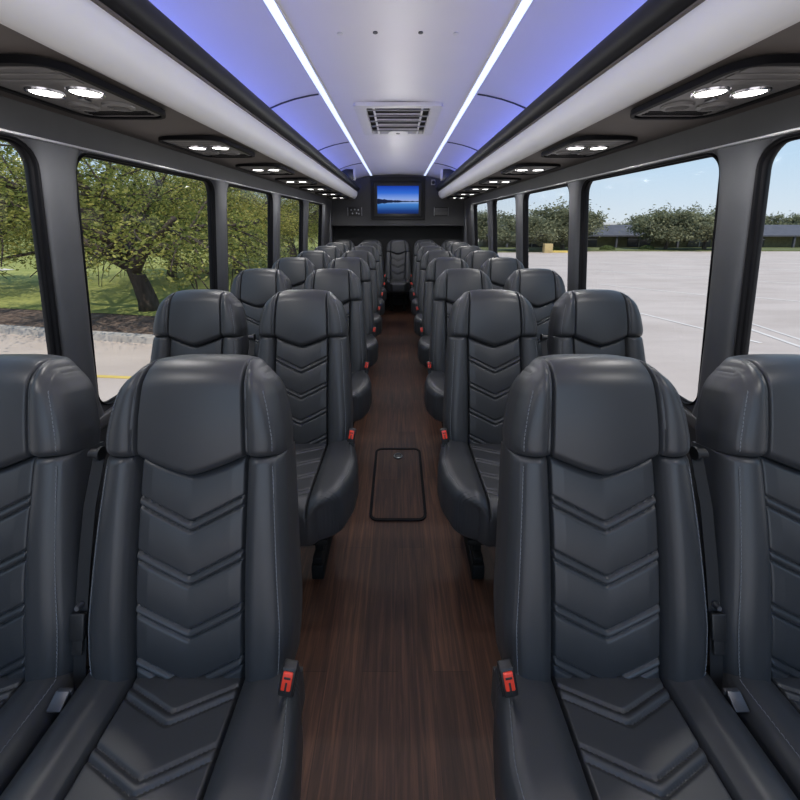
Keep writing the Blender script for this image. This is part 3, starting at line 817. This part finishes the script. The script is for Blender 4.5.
T1=make_tree(3,M['leaf'],M['bark'],height=9,trunk_r=.26,spread=3.1,nleaf=42000,lsize=.038,fork=2.0,droop=.40,leaf_r=.50,lowest=1.25)
T2=make_tree(11,M['leaf_yellow'],M['bark'],height=8,trunk_r=.20,spread=2.8,nleaf=40000,lsize=.042,fork=1.7,droop=.40,leaf_r=.50,lowest=1.3)
T3=make_tree(23,M['leaf_far'],M['bark_pale'],height=8,trunk_r=.24,spread=2.9,nleaf=24000,lsize=.14,fork=2.0,droop=.25,leaf_r=.55,lowest=1.3)
usedt=set()
def place(p,x,y,z,s,rz,label,group):
    if p.name in usedt: o=copy_tree(p)
    else: usedt.add(p.name); o=p
    o.location=(x,y,z); o.scale=(s,s,s); o.rotation_euler=(0,0,rz); tag(o,label,'tree',group); return o
LT=[(T1,-6.35,9.5,1.0,.3,'big leafy tree with dark forked trunk at the mulch edge'),
    (T2,-8.9,14.8,1.05,1.2,'leafy tree with thinner trunk on lawn, just behind the dark forked one'),
    (T2,-14.2,11.2,1.1,2.4,'yellow-green tree on the lawn seen through the nearest tree-side window'),
    (T2,-6.9,16.5,1.0,4.0,'yellow-green tree seen through the third window on the lawn side'),
    (T1,-5.9,21.5,1.0,5.0,'dark green tree seen through the fourth window on the lawn side'),
    (T2,-7.0,28,1.2,.6,'farthest yellow-green tree through the rearmost lawn-side window'),
    (T1,-27,30,1.5,3.6,'tall green tree far across the lawn behind the nearest window'),
    (T1,-17,34,1.5,1.6,'tall green tree at the far end of the lawn behind the dark forked one')]
for p,x,y,s_,rz,l in LT: place(p,x,y,GZ+.1,s_,rz,l,'trees on the lawn')
# trees behind the building on the lot side
RT=[(35.2,50.5,.98,.4,'round dull green tree in front of the low building'),(40.2,50.2,1.0,1.9,'darker wide tree beside the round one in front of the low building'),
    (21.8,50.5,1.08,3.1,'bushy tree covering the left stretch of the low building'),
    (28,76,1.05,5.2,'tree rising behind the low building roof, left of the round tree'),(34,76,1.0,2.2,'tree behind the building just left of the round tree'),
    (50,76,1.12,3.9,'tree behind the building, right of the wide tree'),(60,76,1.1,2.7,'pale tree behind the building roof by the window pillar'),
    (70,76,1.12,1.1,'tree behind the building roof at the frontmost lot-side window'),(80,76,1.1,5.6,'last tree behind the building at the edge of the frontmost window'),
    (17,72,1.15,.2,'tree behind the left end of the building'),(11,60,1.0,1.4,'small tree behind the lot nearest the bus rear'),(15.5,47,.8,4.4,'young tree at the lot edge seen through a rear window')]
for x,y,s_,rz,l in RT: place(T3,x,y,lotz(x,y)-.1,s_*1.13,rz,l,'trees around the building')

# verge and building on the far side
mb=MB(); vp=[(9,44),(24,47.5),(60,47.5),(110,47.5),(110,95),(9,95)]; n=len(vp)
mb.add([(x,y,lotz(x,y)+.12) for x,y in vp]+[(x,y,lotz(x,y)-.1) for x,y in vp],[tuple(range(n)),tuple(range(n,2*n))]+[(k,(k+1)%n,n+(k+1)%n,n+k) for k in range(n)])
struct(mb.build('ground_verge',M['verge'],smooth=False))
b=empty('low_building',(56,62,lotz(5,57)-.1)); tag(b,'long low building with dark roof and olive walls across the lot','building')
a=MB(); a.box((0,0,.95),(84,9,2.1)); a.build('wall',M['brick'],b,smooth=False)
a=MB(); a.add([(-43,-6,1.85),(43,-6,1.85),(43,6,1.85),(-43,6,1.85),(-43,-6,2.05),(43,-6,2.05),(43,6,2.05),(-43,6,2.05),(-41,-2.5,3.45),(41,-2.5,3.45),(41,2.5,3.45),(-41,2.5,3.45)],
   [(0,1,2,3),(0,1,5,4),(1,2,6,5),(2,3,7,6),(3,0,4,7),(4,5,9,8),(5,6,10,9),(6,7,11,10),(7,4,8,11),(8,9,10,11)]); a.build('roof',M['roof'],b,smooth=False)
for k,x in enumerate((-36,-28,-20,-11,-3,6,15,24,33)):
    a=MB(); a.box((x,-4.55,.95),(3.4,.2,1.3)); wf=a.build('window',M['dark_window'],b,smooth=False)
    a=MB(); a.box((x,-4.67,.95),(.12,.08,1.3)); a.box((x,-4.67,1.35),(3.4,.08,.08)); a.build('mullion',M['vent_slat'],wf,smooth=False)
for x in (-40,-32,-24,-15,-7,2,11,20,29,38):
    a=MB(); a.box((x,-5.7,.93),(.25,.25,1.9)); a.build('post',M['roof'],b,smooth=False)
# shrubs
def shrub_proto():
    g=np.random.default_rng(5); m=3500; c=g.normal(0,1,(m,3)); c/=np.linalg.norm(c,axis=1)[:,None]; c*= (.75+.3*g.random((m,1)))
    c[:,2]=np.abs(c[:,2])*.9; a=g.normal(0,1,(m,3)); a/=np.linalg.norm(a,axis=1)[:,None]; q=np.cross(a,g.normal(0,1,(m,3))); q/=np.linalg.norm(q,axis=1)[:,None]
    s=.09; V=np.stack([c-a*s,c+q*s*.5,c+a*s,c-q*s*.5],1).reshape(-1,3)
    r=empty('shrub'); leaf_obj(V,m,M['leaf_shrub'],r)
    mb=MB(); mb.tube([(0,0,-.1),(0,0,.3),(.1,0,.7)],[.06,.05,.02],6); mb.build('stem',M['bark'],r,sharp=0); return r
sp=shrub_proto()
SH=[(27,49.4,'clipped shrub at the left end of the verge'),(32.5,50.0,'clipped shrub on the verge left of the round dull tree'),(45,49.6,'clipped shrub on the verge right of the wide tree'),(57,49.0,'clipped shrub on the verge by the window pillar'),(66,49.6,'clipped shrub on verge near the frontmost lot window'),(19.5,48.6,'clipped shrub behind the tan utility block')]
for i,(x,y,l) in enumerate(SH):
    o=sp if i==0 else copy_tree(sp)
    o.location=(x,y,lotz(x,y)+.1); o.scale=(.9,.8,.6); tag(o,l,'shrub','shrubs on the verge')
o=MB().box((17.2,44,lotz(17,44)+.5),(.95,.7,1.1),.05).build('utility_box',M['tan']); tag(o,'tan utility block standing at the yellow kerb end','utility box')
o=MB().box((18.6,44.6,lotz(18,44.6)+.1),(3.2,.4,.24),.04,Matrix.Rotation(-.1,4,'Z')).build('kerb_end',M['yellow']); tag(o,'yellow painted kerb beside the tan block','kerb')
# pale flat patch on the far lawn
o=MB().add([(x,y,GZ+.155) for x,y in ((-24,17.5),(-19.5,16.8),(-17.8,17.6),(-20,18.6),(-24,18.9))],[(0,1,2,3,4)]).build('ground_patch',M['paint'],smooth=False); struct(o)

# ------------------------------------------------------------------ light
w=bpy.data.worlds.new('sky'); sc.world=w; w.use_nodes=True; nt=w.node_tree
bg=nt.nodes['Background']; tc=nt.nodes.new('ShaderNodeTexCoord'); sp_=nt.nodes.new('ShaderNodeSeparateXYZ')
nt.links.new(tc.outputs['Generated'],sp_.inputs[0])
rp=nt.nodes.new('ShaderNodeValToRGB'); e=rp.color_ramp.elements
e[0].position=0; e[0].color=(.45,.44,.42,1); e[1].position=1; e[1].color=(.22,.42,.85,1)
for p,c in ((.495,(.5,.5,.5)),(.5,(.74,.84,.95)),(.56,(.56,.76,.98)),(.66,(.38,.62,.95))):
    q=e.new(p); q.color=(*c,1)
mr=nt.nodes.new('ShaderNodeMapRange'); mr.inputs['From Min'].default_value=-1; nt.links.new(sp_.outputs['Z'],mr.inputs['Value'])
nt.links.new(mr.outputs[0],rp.inputs['Fac'])
nz=nt.nodes.new('ShaderNodeTexNoise'); nz.inputs['Scale'].default_value=2.2; nz.inputs['Detail'].default_value=6
mpw=nt.nodes.new('ShaderNodeMapping'); mpw.inputs['Scale'].default_value=(1,1,3.0); nt.links.new(tc.outputs['Generated'],mpw.inputs['Vector']); nt.links.new(mpw.outputs['Vector'],nz.inputs['Vector'])
cr=nt.nodes.new('ShaderNodeValToRGB'); cr.color_ramp.elements[0].position=.55; cr.color_ramp.elements[1].position=.8; cr.color_ramp.elements[0].color=(0,0,0,1); cr.color_ramp.elements[1].color=(.6,.6,.6,1)
nt.links.new(nz.outputs['Fac'],cr.inputs['Fac'])
mxw=nt.nodes.new('ShaderNodeMix'); mxw.data_type='RGBA'; nt.links.new(cr.outputs['Color'],mxw.inputs['Factor']); nt.links.new(rp.outputs['Color'],mxw.inputs['A']); mxw.inputs['B'].default_value=(.95,.96,.98,1)
nt.links.new(mxw.outputs['Result'],bg.inputs['Color']); bg.inputs['Strength'].default_value=2.2
s=bpy.data.lights.new('sun','SUN'); s.energy=8.0; s.angle=.01; s.color=(1,.93,.82)
so=link(bpy.data.objects.new('sun',s)); so.rotation_euler=(math.radians(31),0,math.radians(8))   # from the front, high

sc.view_settings.view_transform='Standard'; sc.view_settings.look='None'; sc.view_settings.gamma=1; sc.view_settings.exposure=0
sc.view_settings.use_curve_mapping=False
